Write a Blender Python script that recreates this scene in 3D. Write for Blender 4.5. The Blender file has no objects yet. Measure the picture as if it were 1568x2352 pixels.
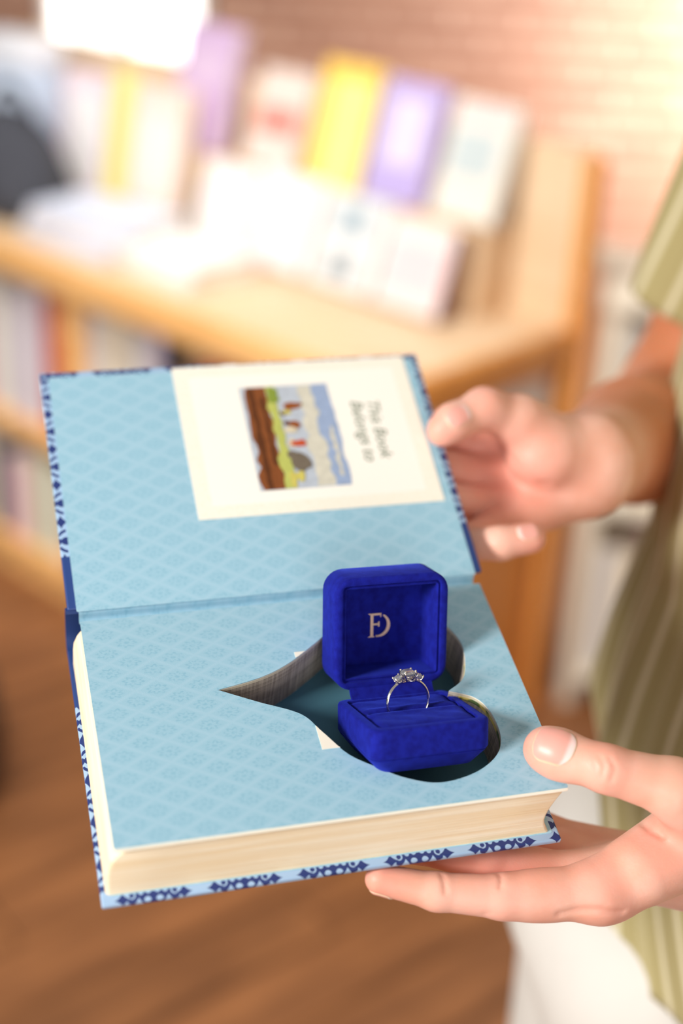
import bpy, bmesh, math, random
import numpy as np
from mathutils import Matrix, Vector
R = math.radians
random.seed(7)
scene = bpy.context.scene
COL = scene.collection

# ------------------------------------------------------------------ camera, world, lights
cam_d = bpy.data.cameras.new('camera'); cam = bpy.data.objects.new('camera', cam_d); COL.objects.link(cam)
cam_d.sensor_fit = 'VERTICAL'; cam_d.sensor_height = 36; cam_d.lens = 50
cam.matrix_world = Matrix.Translation((0, 0, 1.5)) @ Matrix.Rotation(R(64), 4, 'X') @ Matrix.Rotation(R(3), 4, 'Z')
cam_d.clip_start = .02
cam_d.dof.use_dof = True; cam_d.dof.focus_distance = .636; cam_d.dof.aperture_fstop = 2.5
scene.camera = cam
vs = scene.view_settings
vs.view_transform = 'Standard'; vs.look = 'None'; vs.gamma = 1; vs.exposure = -.5
vs.use_curve_mapping = False
w = bpy.data.worlds.new('world'); scene.world = w; w.use_nodes = True
bg = w.node_tree.nodes['Background']; bg.inputs[0].default_value = (1.0, .95, .89, 1); bg.inputs[1].default_value = .49

def area(name, loc, target, size, power, col):
    d = bpy.data.lights.new(name, 'AREA'); d.shape = 'SQUARE'; d.size = size; d.energy = power; d.color = col
    o = bpy.data.objects.new(name, d); COL.objects.link(o); o.location = loc
    o.rotation_euler = (Vector(target) - Vector(loc)).to_track_quat('-Z', 'Y').to_euler()
    return o
area('shop_window_left', (-1.7, -.70, 2.05), (0, .6, 1.1), .5, 96, (1, .96, .92))
area('fill_behind_camera', (.5, -2.3, 1.35), (0, .6, 1.0), 1.5, 35, (1, .97, .94))  # unseen soft fill added behind the camera to brighten front-facing surfaces
area('ceiling_lamp_middle', (-.62, 1.25, 2.8), (-.42, 2.45, .85), .9, 21, (1, .95, .9)).data.spread = R(84)
area('floor_lamp_far', (1.75, 4.0, 1.1), (1.15, 4.8, .5), .4, 140, (1, .95, .95))
area('ceiling_lamp_far', (.9, 3.0, 2.8), (.7, 3.7, .8), .8, 14, (1, .92, .87))

# ------------------------------------------------------------------ material helpers
def lin(c):
    return tuple(((v / 255) / 12.92 if v / 255 <= .04045 else ((v / 255 + .055) / 1.055) ** 2.4) for v in c) + (1,)
class E:
    """tiny expression wrapper round shader math nodes"""
    nt = None
    def __init__(s, sock): s.s = sock
    @staticmethod
    def op(name, *a):
        n = E.nt.nodes.new('ShaderNodeMath'); n.operation = name
        for i, v in enumerate(a):
            if isinstance(v, E): E.nt.links.new(v.s, n.inputs[i])
            else: n.inputs[i].default_value = v
        return E(n.outputs[0])
    def __add__(a, b): return E.op('ADD', a, b)
    __radd__ = __add__
    def __sub__(a, b): return E.op('SUBTRACT', a, b)
    def __rsub__(a, b): return E.op('SUBTRACT', b, a)
    def __mul__(a, b): return E.op('MULTIPLY', a, b)
    __rmul__ = __mul__
    def __truediv__(a, b): return E.op('DIVIDE', a, b)
def eabs(a): return E.op('ABSOLUTE', a)
def emin(a, b): return E.op('MINIMUM', a, b)
def emax(a, b): return E.op('MAXIMUM', a, b)
def lt(a, b): return E.op('LESS_THAN', a, b)
def fract(a): return E.op('FRACT', a)
def length(a, b): return E.op('SQRT', a * a + b * b)
def smooth(a, lo, hi):
    n = E.nt.nodes.new('ShaderNodeMapRange'); n.interpolation_type = 'SMOOTHSTEP'
    E.nt.links.new(a.s, n.inputs[0]); n.inputs[1].default_value = lo; n.inputs[2].default_value = hi
    return E(n.outputs[0])
def mixc(f, a, b):
    n = E.nt.nodes.new('ShaderNodeMix'); n.data_type = 'RGBA'
    if isinstance(f, E): E.nt.links.new(f.s, n.inputs[0])
    else: n.inputs[0].default_value = f
    for k, v in ((6, a), (7, b)):
        if isinstance(v, tuple): n.inputs[k].default_value = v
        else: E.nt.links.new(v, n.inputs[k])
    return n.outputs[2]
def new_mat(name, rough=.6, spec=.4, **kw):
    m = bpy.data.materials.new(name); m.use_nodes = True
    nt = m.node_tree; E.nt = nt; b = nt.nodes['Principled BSDF']
    b.inputs['Roughness'].default_value = rough; b.inputs['Specular IOR Level'].default_value = spec
    for k, v in kw.items(): b.inputs[k.replace('_', ' ')].default_value = v
    return m, nt, b
def coords(nt, scale=(1, 1, 1), kind='Object'):
    tc = nt.nodes.new('ShaderNodeTexCoord')
    mp = nt.nodes.new('ShaderNodeMapping'); mp.inputs['Scale'].default_value = scale
    nt.links.new(tc.outputs[kind], mp.inputs[0])
    return mp.outputs[0]
def xyz(nt):
    tc = nt.nodes.new('ShaderNodeTexCoord'); sp = nt.nodes.new('ShaderNodeSeparateXYZ')
    nt.links.new(tc.outputs['Object'], sp.inputs[0])
    return [E(sp.outputs[i]) for i in range(3)]
def noise(nt, scale, detail=3, vec=None, rough=.5):
    n = nt.nodes.new('ShaderNodeTexNoise'); n.inputs['Scale'].default_value = scale
    n.inputs['Detail'].default_value = detail; n.inputs['Roughness'].default_value = rough
    nt.links.new(vec if vec is not None else coords(nt), n.inputs['Vector'])
    return E(n.outputs[0])
def bump(nt, b, h, strength=.3, dist=.001):
    n = nt.nodes.new('ShaderNodeBump'); n.inputs['Strength'].default_value = strength; n.inputs['Distance'].default_value = dist
    nt.links.new(h.s, n.inputs['Height']); nt.links.new(n.outputs[0], b.inputs['Normal'])
def plain(name, rgb, rough=.6, spec=.4, var=.06, scale=40, **kw):
    m, nt, b = new_mat(name, rough, spec, **kw)
    c = lin(rgb); d = tuple(max(0, v * (1 - 2 * var)) for v in c[:3]) + (1,)
    nt.links.new(mixc(noise(nt, scale), d, c), b.inputs['Base Color'])
    return m
def wood(name, rgb, dark, scale=(3, 40, 40), rough=.45, rnd=0.):
    m, nt, b = new_mat(name, rough, .4)
    n1 = noise(nt, 1.0, 5, coords(nt, scale)); n2 = noise(nt, 6, 2)
    f = smooth(n1 * .75 + n2 * .25, .32, .68)
    col = mixc(f, lin(dark), lin(rgb))
    if rnd:
        oi = nt.nodes.new('ShaderNodeObjectInfo')
        hs = nt.nodes.new('ShaderNodeHueSaturation'); nt.links.new(col, hs.inputs['Color'])
        nt.links.new((E(oi.outputs['Random']) * rnd + (1 - rnd / 2)).s, hs.inputs['Value']); col = hs.outputs[0]
    nt.links.new(col, b.inputs['Base Color']); bump(nt, b, n1, .15)
    return m

# ------------------------------------------------------------------ object helpers
def tag(o, label=None, cat=None, group=None, kind=None):
    if label: o['label'] = label
    if cat: o['category'] = cat
    if group: o['group'] = group
    if kind: o['kind'] = kind
    return o
def empty(name, mat=None, loc=None, rz=0):
    o = bpy.data.objects.new(name, None); COL.objects.link(o); o.empty_display_size = .05
    if mat is not None: o.matrix_world = mat
    if loc is not None: o.location = loc; o.rotation_euler = (0, 0, rz)
    return o
def link(name, me, mat=None, parent=None, sm=False):
    o = bpy.data.objects.new(name, me); COL.objects.link(o)
    if mat is not None and not me.materials: me.materials.append(mat)
    if parent is not None: o.parent = parent
    if sm: me.shade_smooth()
    return o
def obj(name, verts, faces, mat=None, parent=None, sm=False, mats=None, fm=None):
    me = bpy.data.meshes.new(name); me.from_pydata([tuple(v) for v in verts], [], faces); me.update()
    if mats:
        for m in mats: me.materials.append(m)
        if fm is not None: me.polygons.foreach_set('material_index', fm)
    bm = bmesh.new(); bm.from_mesh(me); bmesh.ops.recalc_face_normals(bm, faces=bm.faces); bm.to_mesh(me); bm.free()
    return link(name, me, mat, parent, sm)
def autosmooth(o, ang=35):
    me = o.data; me.shade_smooth()
    bm = bmesh.new(); bm.from_mesh(me)
    for e in bm.edges:
        if len(e.link_faces) == 2 and e.calc_face_angle(0) > R(ang): e.smooth = False
    bm.to_mesh(me); bm.free()
    return o
def box_mesh(name, x0, x1, y0, y1, z0, z1, bev=0, seg=2):
    bm = bmesh.new()
    bmesh.ops.create_cube(bm, size=1)
    for v in bm.verts:
        v.co = (x0 if v.co.x < 0 else x1, y0 if v.co.y < 0 else y1, z0 if v.co.z < 0 else z1)
    if bev: bmesh.ops.bevel(bm, geom=list(bm.edges), offset=bev, segments=seg, profile=.5, affect='EDGES')
    me = bpy.data.meshes.new(name); bm.to_mesh(me); bm.free()
    return me
def box(name, b, mat, parent=None, bev=0, seg=2):
    o = link(name, box_mesh(name, *b, bev=bev, seg=seg), mat, parent)
    return autosmooth(o) if bev else o
def loft(loops, closed=True, cap0=True, cap1=True):
    """rings of equal vertex count -> verts, faces"""
    n = len(loops[0]); V = [v for l in loops for v in l]; F = []
    for k in range(len(loops) - 1):
        for i in range(n if closed else n - 1):
            j = (i + 1) % n
            F.append((k * n + i, k * n + j, (k + 1) * n + j, (k + 1) * n + i))
    if cap0: F.append(tuple(range(n))[::-1])
    if cap1: F.append(tuple((len(loops) - 1) * n + i for i in range(n)))
    return V, F
def fill_mesh(name, outer, holes, zf=0.):
    """flat face with holes, triangulated"""
    bm = bmesh.new(); es = []
    for lp in [outer] + holes:
        vv = [bm.verts.new((p[0], p[1], zf)) for p in lp]
        es += [bm.edges.new((vv[i], vv[(i + 1) % len(vv)])) for i in range(len(vv))]
    bmesh.ops.triangle_fill(bm, edges=es, use_beauty=True, use_dissolve=False)
    bmesh.ops.recalc_face_normals(bm, faces=bm.faces)
    for f in bm.faces:
        if f.normal.z < 0: f.normal_flip()
    me = bpy.data.meshes.new(name); bm.to_mesh(me); bm.free()
    return me
def sheet(name, outer, holes, z, th, mat, parent):
    """thin solid sheet with holes: top at z, bottom at z-th"""
    me = fill_mesh(name, outer, holes, z)
    bm = bmesh.new(); bm.from_mesh(me)
    r = bmesh.ops.extrude_face_region(bm, geom=list(bm.faces))
    for g in r['geom']:
        if isinstance(g, bmesh.types.BMVert): g.co.z -= th
    bmesh.ops.recalc_face_normals(bm, faces=bm.faces)
    bm.to_mesh(me); bm.free()
    return link(name, me, mat, parent)
def tube(path, rad, n=10, cap=True):
    path = [Vector(p) for p in path]; loops = []
    rad = rad if isinstance(rad, (list, tuple)) else [rad] * len(path)
    up = Vector((0, 0, 1))
    for i, p in enumerate(path):
        t = (path[min(i + 1, len(path) - 1)] - path[max(i - 1, 0)]).normalized()
        a = t.cross(up if abs(t.z) < .95 else Vector((1, 0, 0))).normalized(); b = a.cross(t)
        loops.append([p + (a * math.cos(q) + b * math.sin(q)) * rad[i] for q in [2 * math.pi * k / n for k in range(n)]])
    return loft(loops, True, cap, cap)
def catmull(P, n=8, closed=False):
    P = [Vector(p) for p in P]; out = []
    m = len(P)
    for i in range(m if closed else m - 1):
        g = (lambda k: P[k % m]) if closed else (lambda k: P[max(0, min(m - 1, k))])
        a, b, c, d = g(i - 1), g(i), g(i + 1), g(i + 2)
        for k in range(n):
            t = k / n
            out.append(.5 * ((2 * b) + (c - a) * t + (2 * a - 5 * b + 4 * c - d) * t * t + (3 * b - a - 3 * c + d) * t ** 3))
    if not closed: out.append(P[-1])
    return out

# ------------------------------------------------------------------ room
M_floor = wood('floor_wood', (160, 106, 64), (112, 71, 42), (2.2, 26, 26), .42, .22)
fl = box('floor', (-5, 5, -2, 6, -.06, -.012), M_floor); tag(fl, kind='structure')
pm = box_mesh('plank', -.598, .598, -.0585, .0585, -.012, 0, .0015, 1); pm.materials.append(M_floor)
fa = R(38)
for r_ in range(-13, 14):
    for k in range(-2, 3):
        u = k * 1.2 + (r_ % 3) * .4; v = r_ * .12
        x = .0 + u * math.cos(fa) - v * math.sin(fa); y = 2.0 + u * math.sin(fa) + v * math.cos(fa)
        if -1.7 < x < 1.5 and .3 < y < 3.4:
            o = link('plank', pm, None, fl); o.location = (x, y, 0); o.rotation_euler.z = fa
# brick wall
m, nt, b = new_mat('brick', .85, .2)
br = nt.nodes.new('ShaderNodeTexBrick'); nt.links.new(coords(nt), br.inputs['Vector'])
br.inputs['Color1'].default_value = lin((158, 122, 102)); br.inputs['Color2'].default_value = lin((134, 96, 78)); br.inputs['Mortar'].default_value = lin((196, 166, 146))
br.inputs['Scale'].default_value = 1; br.inputs['Brick Width'].default_value = .22; br.inputs['Row Height'].default_value = .075; br.inputs['Mortar Size'].default_value = .008
nz = noise(nt, 2.2, 4)
nt.links.new(mixc(smooth(nz, .3, .75), br.outputs[0], lin((150, 114, 94))), b.inputs['Base Color']); bump(nt, b, E(br.outputs[1]), .6, .01)
M_brick = m
def wall(name, p0, p1, z1, mat, th=.15):
    d = Vector((p1[0] - p0[0], p1[1] - p0[1], 0)); L = d.length
    V, F = [], []
    o = link(name, box_mesh(name, 0, L, 0, z1, 0, th), mat)
    o.matrix_world = Matrix.Translation((p0[0], p0[1], 0)) @ Matrix.Rotation(math.atan2(d.y, d.x), 4, 'Z') @ Matrix.Rotation(R(90), 4, 'X') @ Matrix.Translation((0, 0, -th))
    return tag(o, kind='structure')
M_plaster = plain('cream_plaster', (246, 222, 204), .9, .2, .04, 1.5)
wall('wall_back', (-.50, 4.8), (4.0, 4.8), 3.0, M_brick)
wall('wall_left', (-4.5, 4.8), (-1.06, 4.8), 3.0, M_brick)
wall('wall_right', (4.0, 4.95), (4.0, -2.0), 3.0, M_plaster)
box_o = box('wall_under', (-1.06, -.50, 4.8, 4.95, 0, .52), M_brick); box_o.name = 'wall_below_window'; tag(box_o, kind='structure')
# bright window in the brick wall
M_white = plain('white_paint', (240, 238, 232), .5, .4, .02)
wn = empty('window_1', loc=(-.78, 4.82, .55)); tag(wn, kind='structure')
m, nt, b = new_mat('daylit_pane', .1); b.inputs['Emission Color'].default_value = (1, .99, .96, 1); b.inputs['Emission Strength'].default_value = 3.2
b.inputs['Base Color'].default_value = (.9, .92, .95, 1)
for i in range(2):
    for j in range(3): box('pane', (-.24 + .25 * i, -.01 + .25 * i, .05, .06, .05 + .6 * j, .63 + .6 * j), m, wn)
for i in range(3): box('frame_bar', (-.27 + .25 * i, -.235 + .25 * i, 0, .09, 0, 1.9), M_white, wn, .004)
for j in range(4): box('frame_rail', (-.2349, .2299, .01, .08, .0 + .6 * j, .05 + .6 * j), M_white, wn, .004)
box('window_sill', (-.3, .3, -.1, .1, -.03, -.001), M_white, wn, .004)

# ------------------------------------------------------------------ book-frame transform (page plane: x along spine, y towards spine, z off the page)
MB = Matrix(((0.95999, -0.27089, 0.07093, -0.11849), (0.27995, 0.92255, -0.26558, 0.56726), (0.00651, 0.27481, 0.96148, 1.16119), (0, 0, 0, 1)))
_q = MB.to_quaternion(); MB = Matrix.Translation(MB.translation) @ _q.to_matrix().to_4x4()
BR = np.array(MB.to_3x3()); BT = np.array(MB.translation)
T = .0255; CT = .003                       # page block and board thickness
PW, PD = .196, .128

# ---- materials of the book
def endpaper(name, base, dark, light):
    m, nt, b = new_mat(name, .62, .3)
    x, y, z = xyz(nt)
    u = x * (1 / .0195); v = y * (1 / .0118)
    a = fract(u + v) - .5; c = fract(u - v) - .5
    line = emin(.5 - eabs(a), .5 - eabs(c))                     # 0 on the lattice lines
    ln = 1 - smooth(line, .02, .13)
    # medallion inside each diamond
    d = length(a, c)
    petals = E.op('SINE', E.op('ARCTAN2', a, c) * 8.0) * .06
    med = 1 - smooth(eabs(d - .27 + petals), .02, .085)
    core = 1 - smooth(d, .05, .13)
    nz = noise(nt, 650, 3)
    md = emin(emax(med, core) * smooth(nz, .3, .62), 1.0)
    col = mixc(md * .8, lin(base), lin(dark))
    nt.links.new(mixc(ln * .42, col, lin(light)), b.inputs['Base Color'])
    bump(nt, b, noise(nt, 1600, 2), .12, .0003)
    return m
M_end = endpaper('blue_endpaper', (158, 200, 219), (136, 186, 208), (174, 208, 226))
M_navy = plain('navy_cloth', (38, 66, 128), .55, .4, .12, 900)
def cover_mat(name, x0, x1, y0, z0, ph):
    """printed paper: one motif runs along the fore edge, another along head and tail; coordinates unfold over the board edge (mm)"""
    m, nt, b = new_mat(name, .38, .5)
    x, y, z = xyz(nt)
    zz = (z - z0) * 1000
    v = (y - y0) * 1000 + zz                                        # distance from the bottom fore edge
    u = eabs(fract(x * (1 / .0381) + ph) - .5) * 38.1
    def astroid(a, c, r): return lt(E.op('POWER', eabs(a), .65) + E.op('POWER', eabs(c), .65), r ** .65)
    body = lt(eabs(u), 10.6) * lt(.6, v) * lt(v, 10.)
    top1 = lt(length(u - 1.9, v - 7.0), 1.1); top2 = lt(length(u - 5.0, v - 6.6), 1.0)
    comma = lt(length((u - 2.5) * 1.1, v - 2.9), 1.6)
    wedge = lt(eabs(u - 6.1), (4.4 - v) * .5)
    corner = lt(8.4, u) * lt(2.3, length(u - 8.4, v - 3.0)) * lt(v, 10.)
    hook = lt(eabs(length(u - 9.0, v - 5.8) - 1.5), .34)
    front = body * (1 - top1) * (1 - top2) * (1 - comma) * (1 - wedge) * (1 - corner) * (1 - hook)
    front = emax(emax(front, astroid(u - 12.6, v - 4.2, 3.8)), lt(length(u - 9.0, v - 5.8), .9))
    d = emin(x - x0, x1 - x) * 1000 + zz
    q = eabs(fract(y * (1 / .0222) + .3) - .5) * 22.2
    fish = emax(lt(length(q, (d - 6.6) * .8), 2.3), lt(length(q, d - 2.2), 1.9))
    arc = lt(eabs(length(q, d - 8.0) - 6.2), .75) * lt(d, 6.5) * lt(3.0, q)
    side = emax(emax(fish, arc), emax(astroid(q - 11.1, d - 4.6, 4.2), lt(length(q - 9.0, d - 1.6), .8)))
    near = lt(v, 8.5)
    navy = emin(front * near + side * (1 - near), 1.)
    cloth = lt(-.031, y)                                            # quarter binding by the spine
    paper = mixc(navy, lin((160, 190, 222)), lin((36, 54, 116)))
    nt.links.new(mixc(cloth, paper, lin((38, 66, 128))), b.inputs['Base Color'])
    return m
M_cover = cover_mat('patterned_cover_paper', -.0056, .1957, -.1368, -T - CT, .09)
M_cover2 = cover_mat('patterned_front_cover_paper', -.0044, .2006, -.1452, -CT, .35)
def pages_mat():
    m, nt, b = new_mat('page_edges', .8, .2)
    n1 = noise(nt, 1, 4, coords(nt, (9, 9, 1500)), .7); n2 = noise(nt, 1, 2, coords(nt, (14, 14, 260)))
    nt.links.new(mixc(smooth(n1 * .5 + n2 * .5, .35, .66), lin((244, 220, 180)), lin((253, 240, 214))), b.inputs['Base Color'])
    bump(nt, b, n1, .5, .0006)
    return m
M_pages = pages_mat()
m, nt, b = new_mat('cut_page_wall', .85, .2)
tc = xyz(nt)
st = noise(nt, 1, 3, coords(nt, (900, 900, 40))); lay = noise(nt, 1, 3, coords(nt, (20, 20, 2200)))
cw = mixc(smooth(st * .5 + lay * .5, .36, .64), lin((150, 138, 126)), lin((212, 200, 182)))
pic = lt(.1645, tc[0]) * lt(-.0045, tc[2]) * lt(tc[1], -.05)        # printed plate just under the flyleaf shows its colours at the cut
green = smooth(noise(nt, 160, 2), .42, .6)
cw = mixc(pic * .85, cw, mixc(green, lin((70, 110, 50)), lin((236, 214, 110))))
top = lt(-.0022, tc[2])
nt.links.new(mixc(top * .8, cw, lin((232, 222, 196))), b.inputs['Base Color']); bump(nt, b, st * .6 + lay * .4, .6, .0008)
M_cut = m
M_cream = plain('cream_card', (250, 243, 226), .7, .25, .015, 60)
M_floorpaper = plain('shaded_floor_paper', (84, 134, 152), .7, .3, .05, 60)  # blue endpaper, with the shade of the hollow put into its darker colour

book = empty('hollow_book', MB)
tag(book, 'open hollowed-out blue book with a heart-shaped cavity, held in two hands', 'book')
# heart curve (page coordinates)
tipP = (.0557, -.0517); notchP = (.1600, -.0672)
lower = [tipP, (.072, -.0610), (.0895, -.0707), (.0968, -.0822), (.1050, -.0955), (.1150, -.1040), (.1270, -.1122), (.141, -.1168), (.1575, -.1141), (.170, -.1065), (.1755, -.096), (.1752, -.0815), (.1705, -.0725), notchP]
upper = [notchP, (.1695, -.0600), (.1745, -.0440), (.1728, -.0318), (.166, -.0215), (.152, -.0140), (.135, -.0138), (.118, -.0205), (.1047, -.0305), (.0905, -.0405), (.0763, -.0470), tipP]
hl = [(p.x, p.y) for p in catmull([(a, b_, 0) for a, b_ in lower], 8)]
hu = [(p.x, p.y) for p in catmull([(a, b_, 0) for a, b_ in upper], 8)]
heart = hl[:-1] + hu[:-1]
# page block outer ring per level: plan rectangle with small corner radius, edges drifting with depth
def block_ring(z):
    t = -z / T
    xl = (.007 * (1 - min(1, t / .32)) ** 2.2) - .0042 * min(1, t / .5) + .0006
    xr = PW - .0078 * math.sin(min(1, t / .8) * math.pi / 2) + .0032 * max(0, (t - .62) / .38) ** 2 - .0006
    yf = -PD - .0042 * t - .0002
    yb = -.0016
    pts = []
    for cx, cy, a0, r in ((xr, yf, -90, .0012), (xr, yb, 0, .003), (xl, yb, 90, .003), (xl, yf, 180, .0022)):
        sx = -1 if cx == xr else 1; sy = 1 if cy == yf else -1
        for k in range(5):
            a = R(a0 + 22.5 * k); pts.append((cx + sx * r + r * math.cos(a), cy + sy * r + r * math.sin(a)))
    dens = []
    for i in range(len(pts)):
        a, c = pts[i], pts[(i + 1) % len(pts)]; L = math.hypot(a[0] - c[0], a[1] - c[1])
        n = 1 if i % 5 != 4 else 10
        for k in range(n): dens.append((a[0] + (c[0] - a[0]) * k / n, a[1] + (c[1] - a[1]) * k / n, z))
    return dens
zs = [-.0007, -.0013, -.002, -.003, -.0042, -.0056, -.0075, -.0095, -.012, -.015, -.018, -.0205, -.023, -.0254]
rings = [block_ring(z) for z in zs]
V, F = loft(rings, True, False, False)
tb = obj('page_block', V, F, M_pages, book); autosmooth(tb, 50)
sheet('block_top', [(p[0], p[1]) for p in rings[0]], [heart], -.0006, .0002, M_cream, book)
V, F = loft([[(x, y, z) for x, y in heart] for z in (-.0008, -.004, -.010, -.018, -.0253)], True, False, False)
cwl = obj('cavity_wall', V, F, M_cut, book); autosmooth(cwl, 40)
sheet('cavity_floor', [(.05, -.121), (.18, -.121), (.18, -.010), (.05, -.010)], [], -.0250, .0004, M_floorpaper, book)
def rrect(x0, x1, y0, y1, r=.0015, n=4):
    o = []
    for cx, cy, a0 in ((x1 - r, y0 + r, -90), (x1 - r, y1 - r, 0), (x0 + r, y1 - r, 90), (x0 + r, y0 + r, 180)):
        for k in range(n + 1): a = R(a0 + 90 * k / n); o.append((cx + r * math.cos(a), cy + r * math.sin(a)))
    return o
sheet('flyleaf', rrect(.0004, PW - .0003, -PD - .0014, -.004, .001), [heart], -.0003, .00025, M_cream, book)
sheet('endpaper_page', rrect(0, PW, -PD, -.0018, .0006), [heart], .0001, .0003, M_end, book)
# remains of the label that the heart was cut through
def clip_corner(curve, x0, ylim, sgn):
    pts = [p for p in curve if p[0] >= x0 - .001 and (p[1] - ylim) * sgn <= 0.0006 and p[0] < .125]
    return pts
pu = sorted([p for p in hu if p[0] > .0945 and p[1] < -.0343 and p[0] < .12])
if pu:
    poly = [(.0945, -.0343), (.0945, pu[0][1] - .0006)] + pu + [(pu[-1][0] + .0005, -.0343)]
    sheet('label_remnant', poly, [], .0003, .0002, M_cream, book)
pl = sorted([p for p in hl if p[0] > .0945 and p[1] > -.0917 and p[0] < .12])
if pl:
    poly = [(.0945, -.0917)] + [(pl[-1][0] + .0008, -.0917)] + pl[::-1] + [(.0945, pl[0][1] + .001)]
    sheet('label_remnant', poly, [], .0003, .0002, M_cream, book)
# back board
bc = box('back_board', (-.0056, .1957, -.1368, .0052, -T - CT, -T - .0001), M_cover, book, .0009, 3)
sheet('back_pastedown', rrect(-.002, .1925, -.133, .003, .001), [], -T + .0001, .0002, M_end, book)
# spine
prof = [(.003, -T - CT + .0002), (.0075, -T - CT + .0008), (.0108, -T + .0015), (.0122, -T * .72), (.0125, -T * .45), (.0118, -T * .2), (.0098, -.0018), (.0070, -.0012)]
prof2 = [(.003, -T - .0006), (.0068, -T + .0002), (.0094, -T + .003), (.0106, -T * .72), (.0109, -T * .45), (.0102, -T * .22), (.0088, -.0034), (.0064, -.0030)]
lp = [(v.y, v.z) for v in catmull([(0, y, z) for y, z in prof], 4)]
lq = [(v.y, v.z) for v in catmull([(0, y, z) for y, z in prof2], 4)]
ring2 = lp + lq[::-1]
V, F = loft([[(x, y, z) for y, z in ring2] for x in (-.0056, -.0050, .1951, .1957)])
autosmooth(obj('spine', V, F, M_navy, book), 40)
# front board, opened
ca = R(166.5); MC = Matrix.Translation((0, .0047, 0)) @ Matrix.Rotation(R(13.5), 4, 'X')
fcov = link('front_board', box_mesh('front_board', -.0044, .2006, -.1452, -.0018, -CT, -.0002, .0009, 3), None, book)
fcov.data.materials.append(M_cover2); autosmooth(fcov)
fcov.matrix_local = MC @ Matrix.Rotation(math.pi, 4, 'Z') @ Matrix.Translation((-.1957, 0, 0))
def on_cover(o): o.matrix_local = MC; return o
on_cover(sheet('pastedown', rrect(-.0008, .1962, .0, .1414, .001), [], 0, .0003, M_end, book))
# gutter strip between page and pastedown
gp = [(-.0026, .00005), (-.0016, -.0002), (-.0004, -.0018), (.0012, -.0044), (.0032, -.0058), (.0046, -.0046), (.0050, -.0016), (.0056, .00005)]
gl = [(v.y, v.z) for v in catmull([(0, y, z) for y, z in gp], 4)]
V, F = loft([[(x, y, z) for y, z in gl] + [(x, y, z - .0004) for y, z in gl[::-1]] for x in (.0002, .1955)])
autosmooth(obj('gutter', V, F, M_end, book), 60)
# bookplate on the inside of the front board
m, nt, b = new_mat('bookplate_paper', .7, .25)
x, y, z = xyz(nt)
inner = emax(eabs(x - .1275) - .0560, eabs(y - .0945) - .0415)
sp = smooth(noise(nt, 700, 2), .5, .62)
bord = mixc(smooth(inner, -.0003, .0003) * .9, lin((253, 250, 240)), mixc(sp * .4, lin((251, 245, 230)), lin((244, 232, 208))))
frame_l = smooth(eabs(emax(eabs(x - .1275) - .0625, eabs(y - .0945) - .0470)), .0002, .0006)
nt.links.new(bord, b.inputs['Base Color'])
M_plate = m
plate = on_cover(sheet('bookplate', [(.0635, .0455), (.1915, .0455), (.1915, .1432), (.0635, .1432)], [], .0003, .0002, M_plate, book))
plate['label'] = 'cream bookplate with a small picture and green lettering'
# picture: loose painted patches
pc = {k: plain('paint_' + k, v, .7, .2, .18, 260) for k, v in dict(sky=(205, 214, 226), cloud=(232, 228, 210), blue=(170, 190, 224), bark=(146, 84, 44), bark_dark=(104, 58, 30), grass=(206, 212, 112), grass_dark=(150, 170, 70), skirt=(128, 116, 100), red=(218, 92, 52), brown=(164, 92, 44), cream=(238, 226, 196), yellow=(226, 214, 110)).items()}
pn = list(pc)
Vp, Fp, Fm = [], [], []
rs = random.Random(3)
def patch(pts, c, lev):
    k = len(Vp); Vp.extend([(a, b_, .00032 + .00004 * lev) for a, b_ in pts]); Fp.append(tuple(range(k, k + len(pts)))); Fm.append(pn.index(c))
def blob(cx, cy, rx, ry, c, lev, n=12, wob=.25, rot=0):
    patch([(cx + (rx * math.cos(a) * math.cos(rot) - ry * math.sin(a) * math.sin(rot)) * q, cy + (rx * math.cos(a) * math.sin(rot) + ry * math.sin(a) * math.cos(rot)) * q) for a, q in [(2 * math.pi * k / n, 1 + rs.uniform(-wob, wob)) for k in range(n)]], c, lev)
def wavy(x0, x1, y0, y1, c, lev, amp=.0012, n=14):
    patch([(x0 + rs.uniform(-amp, amp), y0 + (y1 - y0) * k / n) for k in range(n + 1)] + [(x1 + rs.uniform(-amp, amp) * .6, y1 - (y1 - y0) * k / n) for k in range(n + 1)], c, lev)
patch([(.0970, .0598), (.1450, .0598), (.1450, .1272), (.0970, .1272)], 'sky', 0)
wavy(.128, .138, .0605, .1265, 'cloud', 1, .0016); wavy(.136, .1448, .0602, .1268, 'blue', 2, .0018); wavy(.1405, .1425, .066, .098, 'cloud', 3, .0008)
wavy(.0990, .1110, .0602, .1268, 'bark', 4, .0016); wavy(.1015, .1045, .0602, .1265, 'bark_dark', 5, .0009); wavy(.1072, .1092, .075, .12, 'bark_dark', 5, .0006)
wavy(.1105, .1160, .0602, .1268, 'grass', 6, .0012); blob(.1145, .121, .003, .006, 'grass_dark', 7); blob(.1155, .066, .002, .005, 'yellow', 7)
blob(.1235, .1130, .0050, .0030, 'brown', 8); blob(.1195, .1090, .0032, .0014, 'yellow', 8); blob(.1175, .1085, .0018, .0016, 'bark_dark', 8)
blob(.1222, .1005, .0030, .0028, 'brown', 8); blob(.1200, .0970, .0036, .0022, 'cream', 9); blob(.1185, .1015, .0018, .0016, 'bark_dark', 9)
blob(.1225, .0885, .0046, .0020, 'red', 9); blob(.1188, .0885, .0022, .003, 'cream', 8)
blob(.1215, .0760, .0058, .0062, 'skirt', 9); blob(.1175, .0810, .0025, .0028, 'skirt', 10); blob(.1195, .0670, .0024, .0034, 'yellow', 10)
pic = obj('picture', Vp, Fp, None, plate, mats=list(pc.values()), fm=Fm)
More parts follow.
